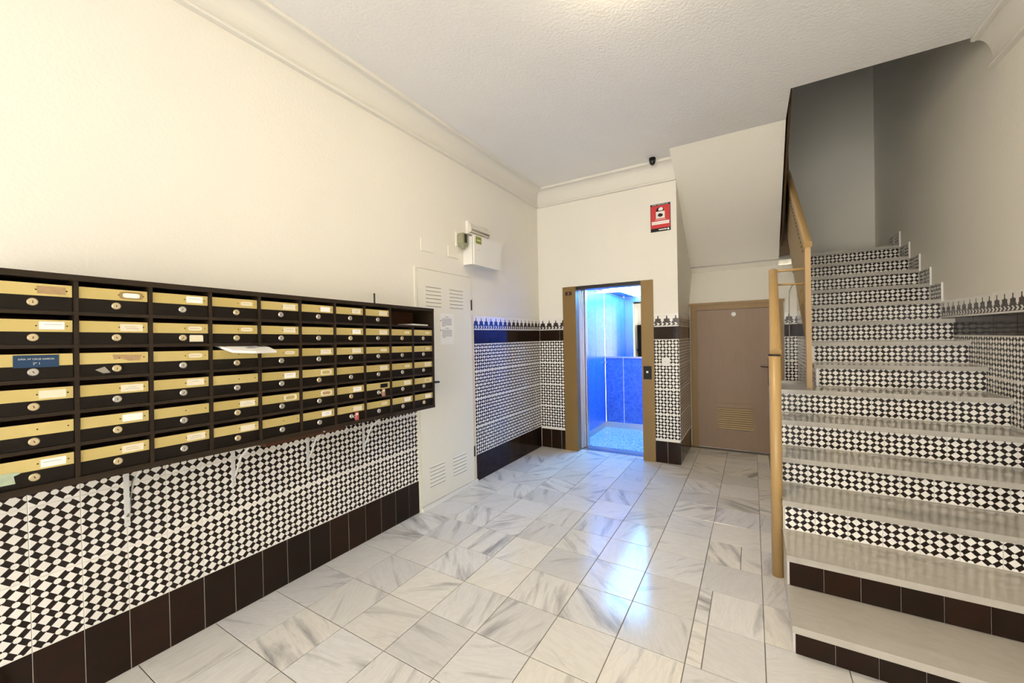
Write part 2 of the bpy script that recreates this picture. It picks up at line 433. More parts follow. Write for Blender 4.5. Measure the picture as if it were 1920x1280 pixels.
# stairwell back wall, and unseen upper closures that keep the sky light out
wall_stairwell = structure(box('wall_stairwell', XP-.1, XR+.1, YS, YS+.12, 1.5, ZT, M_WALL))
bm = bmesh.new(); B(bm, XP-.12, XP-.012, YB+.3, YS, 2.0, ZT); B(bm, XP-.12, XP-.012, 4.14, YB+.3, CE+.25, ZT)
wall_upper = structure(fin('wall_upper', bm, M_WALL))
wall_upper_front = structure(box('wall_upper_front', XP-.1, XR, 4.02, 4.14, CE+.25, ZT, M_WALL))
bm = bmesh.new()
B(bm, -.12, 2.885, Y0, 4.14, CE, CE+.25); B(bm, 2.885, XR, Y0, 4.14, CE, CE+.25); B(bm, -.12, 2.885, 4.14, 4.72, CE, CE+.25); B(bm, -.12, XP, 4.72, YB+.3, CE, CE+.25)
ceiling = structure(fin('ceiling', bm, M_CEIL))
ceiling_upper = structure(box('ceiling_upper', XP-.1, XR+.1, 4.02, YS+.1, ZT, ZT+.1, M_WALL))  # unseen stairwell ceiling, blocks the sky light
# sloping soffit of the returning flight
soffit = structure(pris('ceiling_soffit', [(4.715, CE), (6.36, 2.425), (7.33, 2.425), (7.33, 2.484), (6.45, 2.484), (6.2, 2.85), (4.72, CE+.25)], 'x', XP-.01, 2.886, M_WALL))
# cornices: profile (distance from the wall, height)
def cove():
    pr = [(0, 3.356), (.036, 3.358), (.038, 3.372), (.030, 3.388), (.010, 3.392)]
    for k in range(0, 11):
        t = k/10*math.pi/2
        pr.append((.010+.086*(1-math.cos(t)), 3.392+.180*math.sin(t)))
    pr += [(.098, 3.566), (.116, 3.570), (.120, 3.588), (.112, CE+.02), (0, CE+.02)]
    return pr
PR = cove()
trim_1 = structure(pris('trim_1', [(p[0], p[1]) for p in PR], 'y', Y0, YB-.001, M_TRIM))
bm = bmesh.new(); prism(bm, [(YB-p[0], p[1]) for p in PR], 'x', .001, XP); trim_2 = structure(fin('trim_2', bm, M_TRIM))
trim_3 = structure(pris('trim_3', [(XR-p[0], p[1]) for p in PR], 'y', Y0, 4.139, M_TRIM))
# right wall tiling beside the stair
NOS = {1:(2.293,.150), 2:(2.628,.327), 3:(2.945,.514), 4:(3.285,.692), 5:(3.612,.888), 6:(3.940,1.078), 7:(4.262,1.264), 8:(4.54,1.448),
       9:(4.81,1.631), 10:(5.079,1.812), 11:(5.345,1.985), 12:(5.625,2.158), 13:(5.930,2.338), 14:(6.25,2.520)}
RO = .030                                            # riser set back behind the nosing
def tread_z(y):
    z = 0
    for k, (ny, nz) in NOS.items():
        if y >= ny: z = nz
    return z
y_end = 5.10; y_beg = 5.10-TP*16
def clip_r(s, e, z0, z1):
    ya, yb = y_end-e, y_end-s
    return z1 > tread_z(ya)+.0
wainscot(wall_right, '-x', XR, y_beg, y_end, TP, skirt=False, clip=clip_r)
# stepped tile skirting up the right wall with a white edge strip on every step
for k in range(10, 15):
    ny, nz = NOS[k]; y2 = NOS[k+1][0] if k < 14 else ny+.40
    s = y2-ny
    for q in range(2):
        put_tile('patterned_tile', wall_right, '-x', XR, y2-q*s/2, nz, s/2-G, .152, M_PATT)
    box('edge_strip', XR-.012, XR, ny-.012, ny, nz-.02, nz+.152, M_WHITEP, wall_right)
# ------------------------------------------------------------------ staircase
stair = tag(empty('staircase', (0, 0, 0)), 'marble staircase with black and white tiled risers climbing the right wall', 'staircase')
XS, XU = 2.734, 3.045
for k, (ny, nz) in NOS.items():
    xa = XS if k <= 6 else XU
    prev = NOS[k-1][1] if k > 1 else 0.0
    nxt = NOS[k+1][0]+RO+.02 if k < 14 else YS
    th = .034
    xl = xa-.010 if k <= 6 else xa-.015
    if k == 6:
        bm = bmesh.new()
        prism(bm, [(xl, ny), (XR-.004, ny), (XR-.004, nxt), (XU, nxt), (XU, 4.52), (xl, 4.52)], 'z', nz-th, nz)
        fin('tread', bm, M_TREAD, stair, bevel=.006)
    elif k == 14:
        box('landing', XP, XR-.004, ny, YS-.002, nz-th, nz, M_TREAD, stair, bevel=.006)
    else:
        box('tread', xl, XR-.004, ny, nxt, nz-th, nz, M_TREAD, stair, bevel=.006)
    rb = box('riser', xa+.002, XR-.004, ny+RO+.003, ny+RO+.03, prev, nz-th, M_GROUT, stair)
    x = xa+.004; h = nz-th-prev
    if k > 6:
        box('edge_strip', xa+.001, xa+.018, ny+RO-.005, ny+RO+.003, prev+.001, nz-th, M_WHITEP, rb); x = xa+.0195
    w = TP
    while x < XR-.02:
        e = min(x+w, XR-.005); wd = e-x-G
        if k <= 2: put_tile('dark_tile', rb, '-y', ny+RO+.003, x, prev+.001, wd, h-.002, M_DARK)
        else: put_tile('patterned_tile', rb, '-y', ny+RO+.003, x, prev+.001, wd, h-.002, M_PATT)
        x = e
# closed sides of the flights
pts = [(NOS[1][0]+RO+.004, 0)]
for k in range(1, 7):
    ny, nz = NOS[k]; pts += [(ny+RO+.004, nz-.036)]
    if k < 6: pts += [(NOS[k+1][0]+RO+.004, nz-.036)]
pts += [(4.50, NOS[6][1]-.036), (4.50, 0)]
pris('stair_side', pts, 'x', XS-.006, XS+.004, M_SIDE, stair)
pts = [(NOS[7][0]+RO+.004, NOS[6][1]-.3), (NOS[7][0]+RO+.004, NOS[7][1]-.036)]
for k in range(8, 15):
    pts += [(NOS[k][0]+RO+.004, NOS[k-1][1]-.036), (NOS[k][0]+RO+.004, NOS[k][1]-.036)]
pts += [(YS-.01, NOS[14][1]-.036), (YS-.01, 2.1), (6.0, 1.7), (6.0, .2), (4.3, .2)]
side2 = pris('upper_stair_side', pts, 'x', XU+.008, XU+.03, M_WALL, stair)
box('landing_ledge', XS+.01, XU+.01, 4.47, 4.52, NOS[6][1]-.03, NOS[6][1]+.018, M_TREAD, stair, bevel=.004)
yy = YR-.012
for q in range(11):
    y1 = YR-.012-q*TP; y0 = y1-TP
    for r in range(1, 6):
        z0 = H1+r*RH if r < 4 else (H2 if r == 4 else H3); z1 = z0+(RH if r < 4 else (H3-H2 if r == 4 else H4-H3))
        if z1 > tread_z(y0)-.03: continue
        # these tiles face the hall (-x)
        put_tile('patterned_tile' if r < 4 else ('band_tile' if r == 4 else 'frieze_tile'), side2, '-x', XU+.008, y1, z0, TP-G, z1-z0-G, M_PATT if r < 4 else (M_DARK if r == 4 else M_FRZ))
# ------------------------------------------------------------------ railing
rail = tag(empty('stair_railing', (2.697, 3.02, 0)), 'ochre painted metal stair railing with posts and riveted panels beside the steps', 'railing')
def R(o): 
    o.matrix_parent_inverse = Matrix.Translation(rail.location).inverted(); return o
bm = bmesh.new(); lathe(bm, [(.0325, 0), (.0325, 1.402)], (2.699, 3.025, 0), seg=24); o = R(fin('post', bm, M_OCHRE, rail))
for p in o.data.polygons: p.use_smooth = len(p.vertices) == 4
bm = bmesh.new(); lathe(bm, [(.0345, 1.400), (.0345, 1.408)], (2.699, 3.025, 0), seg=24); R(fin('joint_ring', bm, M_BLACK, rail))
def sweep_rail(name, a, b, w, h, mat):
    a, b = Vector(a), Vector(b); d = (b-a).normalized(); s = d.cross(Vector((0, 0, 1))).normalized(); u = s.cross(d)
    prof = [(-w/2, -h/2), (w/2, -h/2), (w/2, h*.1)] + [(w/2*math.cos(t), h*.1+h*.4*math.sin(t)) for t in [math.pi*k/10 for k in range(1, 10)]] + [(-w/2, h*.1)]
    bm = bmesh.new(); A = [bm.verts.new(a+s*p[0]+u*p[1]) for p in prof]; C = [bm.verts.new(b+s*p[0]+u*p[1]) for p in prof]
    bm.faces.new(A); bm.faces.new(C[::-1]); n = len(prof)
    for i in range(n): bm.faces.new([A[i], C[i], C[(i+1) % n], A[(i+1) % n]])
    return R(fin(name, bm, mat, rail, bevel=.004))
sweep_rail('handrail', (2.703, 3.000, 1.425), (2.737, 4.07, 2.065), .062, .05, M_OCHRE)
R(tub('crossbar', [(2.715, 4.06, 2.066), (2.985, 4.11, 2.066)], .012, M_OCHRE, rail))
R(tub('crossbar', [(2.725, 4.06, 1.948), (2.985, 4.11, 1.948)], .009, M_OCHRE, rail))
def panel(x0, x1, y0, y1, top, bot, dx=0):
    bm = bmesh.new(); prism(bm, [(y0, bot(y0)), (y1, bot(y1)), (y1, top(y1)), (y0, top(y0))], 'x', x0, x1)
    if dx:
        for v in bm.verts: v.co.x += dx*(v.co.y-y0)/(y1-y0)
    return R(fin('panel', bm, M_OCHRE_P, rail, bevel=.003))
lowtop = lambda y: 1.395+(y-3.0)*.598
panel(2.694, 2.708, 3.04, 4.06, lowtop, lambda y: lowtop(y)-.62, .034)
R(box('post', 2.728, 2.75, 4.045, 4.07, 1.075, 2.03, M_OCHRE, rail, bevel=.004))
R(box('post', 2.961, 2.999, 4.09, 4.13, 1.078, 2.262, M_OCHRE, rail, bevel=.006))
sweep_rail('handrail', (2.980, 4.07, 2.262), (2.980, 6.02, 3.515), .058, .05, M_OCHRE)
uptop = lambda y: 2.25+(y-4.1)*.6425
panel(2.957, 2.970, 4.11, 6.02, uptop, lambda y: 1.50+(y-4.15)*.70)
bm = bmesh.new()
for q in range(21):
    y = 4.20+q*.085; lathe(bm, [(.010, -.004), (.010, -.001), (.006, .004)][::-1], (2.957, y, uptop(y)-.085), 'x', 8)
rv = R(fin('rivets', bm, M_BROWN_D, rail)); tag(rv, kind='stuff')
bm = bmesh.new()
for q in range(12):
    y = 3.08+q*.08; lathe(bm, [(.010, -.004), (.010, -.001), (.006, .004)][::-1], (2.694+.034*(y-3.04)/1.02, y, lowtop(y)-.085), 'x', 8)
rv = R(fin('rivets', bm, M_BROWN_D, rail)); tag(rv, kind='stuff')
bm = bmesh.new(); tube(bm, [(2.956, 4.33+.075*math.cos(t), 1.86+.075*math.sin(t)) for t in [2*math.pi*k/24 for k in range(25)]], .006, 6); R(fin('ring', bm, M_OCHRE, rail))
# dark panel of the next flight, between the two flights
rail2 = tag(empty('upper_railing', (2.93, 6.0, 2.5)), 'dark brown boarded railing of the upper flight behind the white soffit edge', 'railing')
o = box('end_board', 2.888, 2.992, 6.02, 6.05, 2.50, 3.78, M_BROWN_D, rail2, bevel=.003); o.matrix_parent_inverse = Matrix.Translation(rail2.location).inverted()
o = pris('panel', [(6.02, 2.62), (6.02, 3.70), (4.16, 5.02), (4.16, 3.94)], 'x', 2.900, 2.918, M_BROWN_D, rail2); o.matrix_parent_inverse = Matrix.Translation(rail2.location).inverted()
o = pris('handrail', [(6.02, 3.70), (6.02, 3.75), (4.16, 5.07), (4.16, 5.02)], 'x', 2.885, 2.935, M_BROWN_D, rail2); o.matrix_parent_inverse = Matrix.Translation(rail2.location).inverted()
# ------------------------------------------------------------------ louvred metal door (left wall)
door_1 = structure(box('door_1', .001, .016, 2.640, 3.428, .040, 2.195, M_CREAM, bevel=.003))
for (y0, y1) in ((2.745, 2.952), (3.080, 3.290)):
    for zs in ([1.862+.0355*i for i in range(6)], [.190+.0345*i for i in range(6)]):
        for z in zs:
            pris('louvre', [(.016, z-.003), (.016, z+.008), (.0195, z+.004), (.0195, z)], 'y', y0, y1, M_CREAM, door_1)
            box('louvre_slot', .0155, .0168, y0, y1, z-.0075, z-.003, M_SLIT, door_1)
for (a, b, c, d, m) in ((2.610, 2.636, 0, 2.215, M_CREAM), (3.434, 3.474, 0, 1.80, M_CREAM2)): box('door_frame', 0, .012, a, b, c, d, m, door_1, bevel=.002)
box('door_frame', 0, .012, 2.636, 3.445, 2.199, 2.215, M_CREAM, door_1)
box('threshold', .0, .03, 2.63, 3.474, .0, .034, M_WHITEP, door_1, bevel=.004)
for z in (1.905, .345):
    bm = bmesh.new(); lathe(bm, [(.009, -.055), (.009, .055)], (.018, 3.431, z), seg=10); fin('hinge', bm, M_GUTTER, door_1)
hd = box('handle_plate', .016, .020, 2.685, 2.715, 1.05, 1.22, M_BLACK, door_1, bevel=.002)
tub('door_handle', [(.018, 2.70, 1.16), (.060, 2.70, 1.16), (.068, 2.72, 1.158), (.068, 2.835, 1.152)], .010, M_BLACK, door_1)
# ------------------------------------------------------------------ store door (rear wall)
door_2 = structure(box('door_2', 1.925, 2.772, YR-.030, YR-.004, .012, 1.862, M_DOOR2, bevel=.002))
def frame_bar(x0, x1, z0, z1, vert):
    bm = bmesh.new(); B(bm, x0, x1, YR-.045, YR-.002, z0, z1); fin('door_frame', bm, M_DOOR2F, door_2, bevel=.006)
frame_bar(1.850, 1.925, 0, 1.945, 1); frame_bar(2.772, 2.912, 0, 1.945, 1); frame_bar(1.925, 2.772, 1.865, 1.945, 0)
pris('frame_molding', [(1.838, 1.930), (2.922, 1.930), (2.928, 1.962), (1.832, 1.962)], 'y', YR-.058, YR-.040, M_DOOR2F, door_2, bevel=.004)
# vent grille
vg = box('vent_frame', 2.120, 2.618, YR-.038, YR-.029, .215, .615, M_DOOR2, door_2, bevel=.003)
box('vent_backing', 2.165, 2.575, YR-.0390, YR-.036, .27, .56, M_GUTTER, vg)
for i in range(10):
    z = .278+i*.0285
    pris('vent_slat', [(YR-.0385, z), (YR-.048, z+.002), (YR-.047, z+.006), (YR-.0385, z+.020)], 'x', 2.165, 2.575, M_GOLD, vg)
box('handle_plate', 2.742, 2.768, YR-.036, YR-.029, .87, 1.22, M_HANDLE, door_2, bevel=.003)
tub('door_handle', [(2.755, YR-.034, 1.11), (2.755, YR-.072, 1.11), (2.74, YR-.078, 1.11), (2.665, YR-.078, 1.118)], .008, M_HANDLE, door_2)
bm = bmesh.new(); lathe(bm, [(.030, 0), (.026, .006)], (2.372, YR-.030, 1.795), 'y', 10)
for v in bm.verts: v.co.y = 2*(YR-.030)-v.co.y
fin('door_badge', bm, M_WHITEP, door_2)
# ------------------------------------------------------------------ lift
lift = tag(empty('elevator', (.96, 5.2, 0)), 'open elevator with bronze frame and lit blue cabin in the back wall', 'elevator')
def L(o): o.matrix_parent_inverse = Matrix.Translation(lift.location).inverted(); return o
L(box('jamb', .369, .556, YB-.012, YB+.10, 0, 2.217, M_EFRAME, lift, bevel=.002))
jr = L(box('jamb', 1.408, 1.556, YB-.012, YB+.25, 0, 2.217, M_EFRAME, lift, bevel=.002))
L(box('lintel', .556, 1.408, YB+.04, YB+.25, 2.185, 2.217, M_EFRAME, lift))
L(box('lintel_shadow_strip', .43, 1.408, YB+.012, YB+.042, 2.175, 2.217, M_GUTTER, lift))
L(box('indicator_plate', .412, .500, YB-.018, YB-.011, 2.105, 2.150, M_GUTTER, lift, bevel=.002))
L(box('indicator_lamp', .445, .470, YB-.020, YB-.017, 2.118, 2.138, M_REDTAG, lift))
for i, (ya, yb, x) in enumerate(((.102, .135, .560), (.140, .172, .572), (.178, .210, .584))):
    L(box('sliding_door', .40, x, YB+ya, YB+yb, .012, 2.18, M_ALU, lift, bevel=.002))
L(box('door_post', .40, .604, YB+.232, YB+.30, .012, 2.19, M_ALU, lift, bevel=.002))
L(box('sill', .40, 1.50, YB+.10, YB+.235, -.02, .006, M_ALU, lift))
for q in range(3): L(box('sill_groove', .40, 1.50, YB+.125+.03*q, YB+.132+.03*q, .0055, .0068, M_GUTTER, lift))
L(box('cabin_sill', .40, 1.50, YB+.245, YB+.31, -.02, .010, M_ALU, lift))
CX0, CX1, CY0, CY1, CZ = .440, 1.52, YB+.31, 6.60, 2.30
L(box('cabin_floor', CX0-.02, CX1+.02, CY0, CY1, -.03, .008, M_SPECK, lift))
L(box('cabin_shell', CX0-.04, CX0-.022, CY0-.04, CY1+.02, 0, CZ, M_ALU, lift))
ny = 3; wy = .456
for i in range(ny): L(box('wall_panel', CX0-.02, CX0, max(CY0, CY1-(i+1)*wy)+.003, CY1-i*wy-.003, .10, CZ-.02, M_BLUE1, lift, bevel=.0015))
for i in range(ny): L(box('wall_panel', CX1, CX1+.02, max(CY0, CY1-(i+1)*wy)+.003, CY1-i*wy-.003, .10, CZ-.02, M_BLUE1, lift, bevel=.0015))
xb = [CX0, .745, 1.13, CX1]
for a, b in zip(xb, xb[1:]): L(box('back_panel', a+.002, b-.002, CY1, CY1+.02, .10, 1.17, M_BLUE2, lift, bevel=.0015))
L(box('kick_strip', CX0, CX1, CY1-.006, CY1+.004, .008, .10, M_ALU, lift)); L(box('kick_strip', CX0-.004, CX0+.004, CY0, CY1, .008, .10, M_ALU, lift)); L(box('kick_strip', CX1-.004, CX1+.004, CY0, CY1, .008, .10, M_ALU, lift))
L(box('handrail', CX0+.0, CX1, CY1-.012, CY1+.01, 1.17, 1.195, M_ALU, lift, bevel=.003))
L(box('mirror', CX0, CX1, CY1+.004, CY1+.012, 1.195, CZ-.03, M_MIRROR, lift))
L(box('cabin_ceiling', CX0-.03, CX1+.03, CY0-.04, CY1+.03, CZ, CZ+.03, M_ALU, lift))
nl = 4; wl = (CY1-CY0-.10)/nl
for i in range(nl):
    L(box('light_panel', CX0+.22, CX1-.18, CY0+.05+i*wl+.030, CY0+.05+(i+1)*wl-.030, CZ-.012, CZ-.002, M_CLIGHT, lift))
L(box('front_return', 1.42, CX1+.02, CY0-.03, CY0+.0, .01, CZ, M_ALU, lift)); L(box('header', CX0, CX1, CY0-.03, CY0, 2.19, CZ, M_ALU, lift))
bm = bmesh.new(); lathe(bm, [(.012, 0), (.012, .05), (.018, .05), (.018, .06)], (.47, CY1-.0, 1.10), 'y', 12)
for v in bm.verts: v.co.y = 2*CY1-v.co.y
L(fin('rail_bracket', bm, M_ALU, lift))
bp = L(box('button_panel', 1.428, 1.522, YB-.020, YB-.012, 1.005, 1.165, M_BLACK, lift, bevel=.002))
L(box('call_button', 1.462, 1.486, YB-.0235, YB-.019, 1.082, 1.106, M_WHITEP, lift, bevel=.002))
# ------------------------------------------------------------------ mailboxes
MX = .26; MY, MZ = 1.3975, 1.411
mb = tag(empty('mailbox_cabinet', (0, MY, MZ), (-.0140, 0, 0)), 'long dark wooden mailbox cabinet with brass strips on the left wall', 'mailboxes')
PW = .2319; NC, NR = 10, 6
YL0 = .238-MY; YL1 = 2.557-MY; ZB = -.411; ZTp = .411; PHc = (.822-.018)/NR
def mbox(name, *a, mat=M_CARC, par=mb, bevel=0): return box(name, *a, mat, par, bevel)
mbox('back_panel', .022, .034, YL0, YL1, ZB, ZTp, mat=M_INNER)
mbox('top_panel', .02, MX+.004, YL0-.008, YL1+.008, ZTp-.020, ZTp+.004, bevel=.0015)
mbox('bottom_panel', .02, MX+.004, YL0-.008, YL1+.008, ZB-.010, ZB+.016, bevel=.0015)
mbox('side_panel', .02, MX+.003, YL0-.008, YL0+.008, ZB+.016, ZTp-.020); mbox('side_panel', .02, MX+.003, YL1-.008, YL1+.008, ZB+.016, ZTp-.020)
rowtop = lambda r: ZTp-.020-(r)*PHc*1.0+.0   # underside of the top panel, then of each shelf
PHc = (ZTp-.020-(ZB+.016))/NR
for c in range(1, NC):
    zt = ZTp-.020 if c != 9 else ZTp-.020-PHc
    mbox('divider', .034, MX+.001, YL0+c*PW-.0065, YL0+c*PW+.0065, ZB+.016, zt)
for r in range(1, NR):
    mbox('shelf', .034, MX, YL0+.008, YL1-.008, ZTp-.020-r*PHc-.007, ZTp-.020-r*PHc+.007)
GRID = ['oFcbcccc--', 'ccbbcnccbb', 'Bpbnbccbnb', 'cccncfncbc', 'ncncfdckcf', 'ccccncCbcc']
FRX = MX-.010                                         # door face
me_cache = {}
def cached(key, fn):
    if key not in me_cache:
        bm = bmesh.new(); fn(bm); bmesh.ops.recalc_face_normals(bm, faces=bm.faces)
        me = bpy.data.meshes.new(key); bm.to_mesh(me); bm.free(); me_cache[key] = me
    return me_cache[key]
CW = PW-.017; CH = PHc-.016; SLOT = .020; BRH = .046
def add(name, key, fn, mat, parent, loc):
    me = cached(key, fn)
    if not me.materials: me.materials.append(mat)
    o = bpy.data.objects.new(name, me); COL.objects.link(o); o.parent = parent; o.location = loc
    return o
def card_frame(bm):
    # rounded brass frame with an open middle
    outer = []; inner = []
    w, h = .078, .032
    for k in range(16):
        t = 2*math.pi*k/16+math.pi/16; a, b = math.cos(t), math.sin(t)
        s = 1/max(abs(a)/.5, abs(b)/.5)
        ox = max(-.5, min(.5, a*s)); oz = max(-.5, min(.5, b*s))
        rx = .5*abs(a)**.4*math.copysign(1, a); rz = .5*abs(b)**.5*math.copysign(1, b)
        outer.append((rx*w, rz*h)); inner.append((ox*.056, oz*.020))
    O = [[bm.verts.new((x, p[0], p[1])) for p in outer] for x in (0, .0025)]; I = [[bm.verts.new((x, p[0], p[1])) for p in inner] for x in (0, .0025)]
    n = 16
    for k in range(n):
        q = (k+1) % n
        bm.faces.new([O[1][k], O[1][q], I[1][q], I[1][k]]); bm.faces.new([O[0][k], O[0][q], O[1][q], O[1][k]]); bm.faces.new([I[1][k], I[1][q], I[0][q], I[0][k]])
rr = random.Random(3)
for r in range(NR):
    for c in range(NC):
        g = GRID[r][c]
        if g == '-': continue
        yc = YL0+(c+.5)*PW; zt = ZTp-.020-r*PHc-(.007 if r else 0); zb = ZTp-.020-(r+1)*PHc+.007
        if r == NR-1: zb = ZB+.016
        hh = zt-zb-SLOT-.002
        d = add('mailbox_door', 'mailbox_door%.3f' % hh, lambda bm: B(bm, -.014, 0, -CW/2, CW/2, 0, hh), M_DOORW, mb, (FRX, yc, zb+.001))
        z_br = hh-BRH                                   # bottom of brass strip in door space
        add('brass_strip', 'brass_strip', lambda bm: B(bm, -.001, .0022, -CW/2+.001, CW/2-.001, 0, BRH), M_BRASS, d, (0, 0, z_br))
        def lock(bm): lathe(bm, [(.0150, 0), (.0150, .003), (.0125, .006), (.0085, .0062), (.0082, .0045)], (0, 0, 0), 'x', 18)
        nick = rr.random() < (.15 if c < 2 else .75)
        lk = add('lock', 'lock'+str(nick), lock, M_STEEL if nick else M_BRASSLOCK, d, (0, .004, z_br*.55))
        add('keyhole', 'keyhole', lambda bm: (B(bm, .0040, .0052, -.0012, .0012, -.0045, .0045)), M_GUTTER, lk, (0, 0, 0)).rotation_euler = (rr.uniform(-.5, .5), 0, 0)
        yq, zq = .052, z_br+BRH*.50
        scr = lambda bm: lathe(bm, [(.0028, 0), (.002, .0012)], (0, 0, 0), 'x', 8)
        for s in (-1, 1):
            if g not in 'B': add('screw', 'screw', scr, M_GUTTER, d, (.0024, yq+s*.040, zq))
        def card(w, h, x=.0022): return lambda bm: B(bm, 0, .0012, -w/2, w/2, -h/2, h/2)
        if g in 'cC':
            w = rr.choice((.066, .070, .074)); jz = rr.uniform(-.002, .002)
            cd = add('name_card', 'name_card%.3f' % w, card(w, .030), M_PAPER if rr.random() < .7 else M_CARDP, d, (.0024, yq, zq+jz))
            if rr.random() < .7:
                for q in range(rr.choice((1, 2))):
                    lw = rr.choice((.03, .04, .048)); add('print_line', 'print_line%.3f' % lw, (lambda lw: lambda bm: B(bm, 0, .0003, -lw/2, lw/2, -.0009, .0009))(lw), M_INK, cd, (.0012, rr.uniform(-.004, .004), .004-q*.008))
        elif g in 'bF':
            cd = add('name_card', 'name_card_s%s' % g, card(.056, .020), M_CARDP if g == 'b' else M_PAPER, d, (.0024, yq, zq))
            add('card_frame', 'card_frame'+('F' if g == 'F' else ''), card_frame, M_GOLD if g == 'F' else M_BRASS, d, (.0022, yq, zq))
            if g == 'b': add('print_line', 'print_line0.040', lambda bm: B(bm, 0, .0003, -.02, .02, -.0009, .0009), M_RUST, cd, (.0012, 0, 0))
        elif g == 'f': add('card_frame', 'card_frameL', card_frame, M_CARDP, d, (.0022, yq, zq))
        elif g == 'd':
            add('card_frame', 'card_frameL', card_frame, M_CARDP, d, (.0022, yq, zq)); add('name_card', 'name_card_d', card(.056, .020), M_RUST, d, (.0024, yq, zq))
        elif g == 'o': add('name_card', 'name_card_o', card(.074, .029), M_RUST, d, (.0024, yq, zq))
        elif g == 'k': add('name_card', 'name_card_k', card(.066, .029), M_BLACK, d, (.0024, yq, zq))
        elif g == 'p': add('peeled_label', 'peeled_label', lambda bm: prism(bm, [(-.04, .014), (.055, .010), (.048, -.012), (.012, -.014), (-.012, -.004), (-.036, -.006)], 'x', 0, .0008), M_RUST, d, (.0024, .030, zq))
        elif g == 'B':
            bl = add('blue_label', 'blue_label', lambda bm: B(bm, 0, .0015, -.057, .057, -.0235, .0235), M_BLUEL, d, (.0026, .012, zq-.004)); tag(bl, 'dark blue name label with white lettering')
            BLUE = bl
        if r == 1 and c == 2:
            s = add('sticker', 'sticker', lambda bm: prism(bm, [(-.028, -.016), (.028, -.016), (.028, .012), (.024, .016), (-.024, .016), (-.028, .012)], 'x', 0, .001), M_CARDP, d, (.0003, .058, z_br*.5)); tag(s, 'yellowed paper sticker')
        if r == 2 and c == 1:
            s = add('sticker', 'sticker2', lambda bm: prism(bm, [(-.028, .004), (.0, .016), (.018, -.010), (-.004, -.012)], 'x', 0, .0008), plain('grey_sticker', (.34, .31, .26), .7), d, (.0003, -.034, z_br*.42)); tag(s, 'torn grey sticker')
        if r == 5 and c == 0:
            s = add('sticker', 'sticker3', lambda bm: prism(bm, [(-.06, -.030), (-.012, -.030), (-.016, -.002), (.0, .004), (-.006, .010), (-.02, .012), (-.06, .012)], 'x', 0, .0012), M_GREENS, d, (.0024, -.030, z_br*.9)); tag(s, 'torn pale green sticker')
def text(name, s, size, mat, parent, loc, rot, ext=.0003):
    cu = bpy.data.curves.new(name, 'FONT'); cu.body = s; cu.size = size; cu.align_x = 'CENTER'; cu.align_y = 'CENTER'; cu.extrude = ext
    to = bpy.data.objects.new(name+'_tmp', cu); COL.objects.link(to)
    dg = bpy.context.evaluated_depsgraph_get(); me = bpy.data.meshes.new_from_object(to.evaluated_get(dg)); bpy.data.objects.remove(to)
    me.materials.clear(); me.materials.append(mat)
    o = bpy.data.objects.new(name, me); COL.objects.link(o); o.parent = parent; o.location = loc; o.rotation_euler = rot
    return o
FACE_X = (math.pi/2, 0, math.pi/2)
text('lettering', 'DÑA. Mª CRUZ GARCIA', .0085, M_WHITEP, BLUE, (.0017, 0, .008), FACE_X)
text('lettering', '2º 1', .0120, M_WHITEP, BLUE, (.0017, 0, -.009), FACE_X)

bpy.context.view_layer.update()
def mb_world(x, y, z):                                # cabinet space -> world
    return mb.matrix_world @ Vector((x, y, z))
# letter sticking out of a slot
def cell(r, c): return YL0+(c+.5)*PW, ZTp-.020-r*PHc-(.007 if r else 0)
yc, zt = cell(2, 3)
bm = bmesh.new()
pts = [(-.10, -.115), (.055, -.105), (.105, -.02), (.098, .105), (-.05, .13), (-.10, .10)]
prism(bm, pts, 'z', 0, .012)
for v in bm.verts: v.co.z += -.06*max(0, v.co.x-.02) + .010*math.cos(v.co.y*12)
env = fin('envelope', bm, M_PAPER, bevel=.002); env.location = mb_world(FRX+.005, yc+.045, zt-.018); env.rotation_euler = (.02, .26, .18)
tag(env, 'white plastic wrapped letter sticking out of a mailbox slot', 'letter')
bm = bmesh.new(); B(bm, -.035, .03, -.035, .045, 0, .0006); a = fin('address_window', bm, M_INK, env); a.location = (.03, .01, .0175); a.rotation_euler = (0, .06, .2); a.scale = (.35, .9, 1)
# papers in the open compartment
c8 = YL0+8*PW
pp = mb_world(.17, c8+.33, ZTp-.020-PHc+.0085)
bm = bmesh.new()
for q in range(3): prism(bm, [(-.075+.004*q, -.105-.006*q), (.075, -.095), (.07-.003*q, .095+.004*q), (-.07, .10)], 'z', .004*q+.0003, .004*q+.0035)
pap = fin('paper_sheets', bm, M_PAPER); pap.location = pp; pap.rotation_euler = (-.0140, 0, .05); tag(pap, 'loose white papers lying in the open top right mailbox compartment', 'papers')
# key tags hanging from two locks
def key_tag(r, c, mat, label):
    yc, zt = cell(r, c); zb = ZTp-.020-(r+1)*PHc+(.007 if r < 5 else .0)
    hh = zt-zb-SLOT; z = zb+(hh-BRH)*.55
    t = empty('key_tag', mb_world(FRX+.014, yc+.004, z))
    tag(t, label, 'key tag', 'keys left in the mailbox locks')
    bm = bmesh.new(); B(bm, -.008, .010, -.001, .001, -.005, .005); fin('key_shaft', bm, M_STEEL, t)
    bm = bmesh.new(); tube(bm, [(.010, .010*math.cos(a)+.010, .010*math.sin(a)-.003) for a in [2*math.pi*k/14 for k in range(15)]], .0014, 6); fin('ring', bm, M_STEEL, t)
    bm = bmesh.new(); B(bm, .006, .010, .012, .040, -.030, .024); g = fin('fob', bm, mat, t, bevel=.001); g.location.z = 0
    bm = bmesh.new(); B(bm, .0100, .0106, .017, .035, .004, .018); fin('fob_window', bm, M_CARDP, g)
key_tag(5, 6, M_REDTAG, 'red key tag hanging from a bottom row mailbox lock')
key_tag(4, 7, plain('copper_key_tag', (.42, .20, .13), .45), 'copper brown key tag on the mailbox under the black name label')
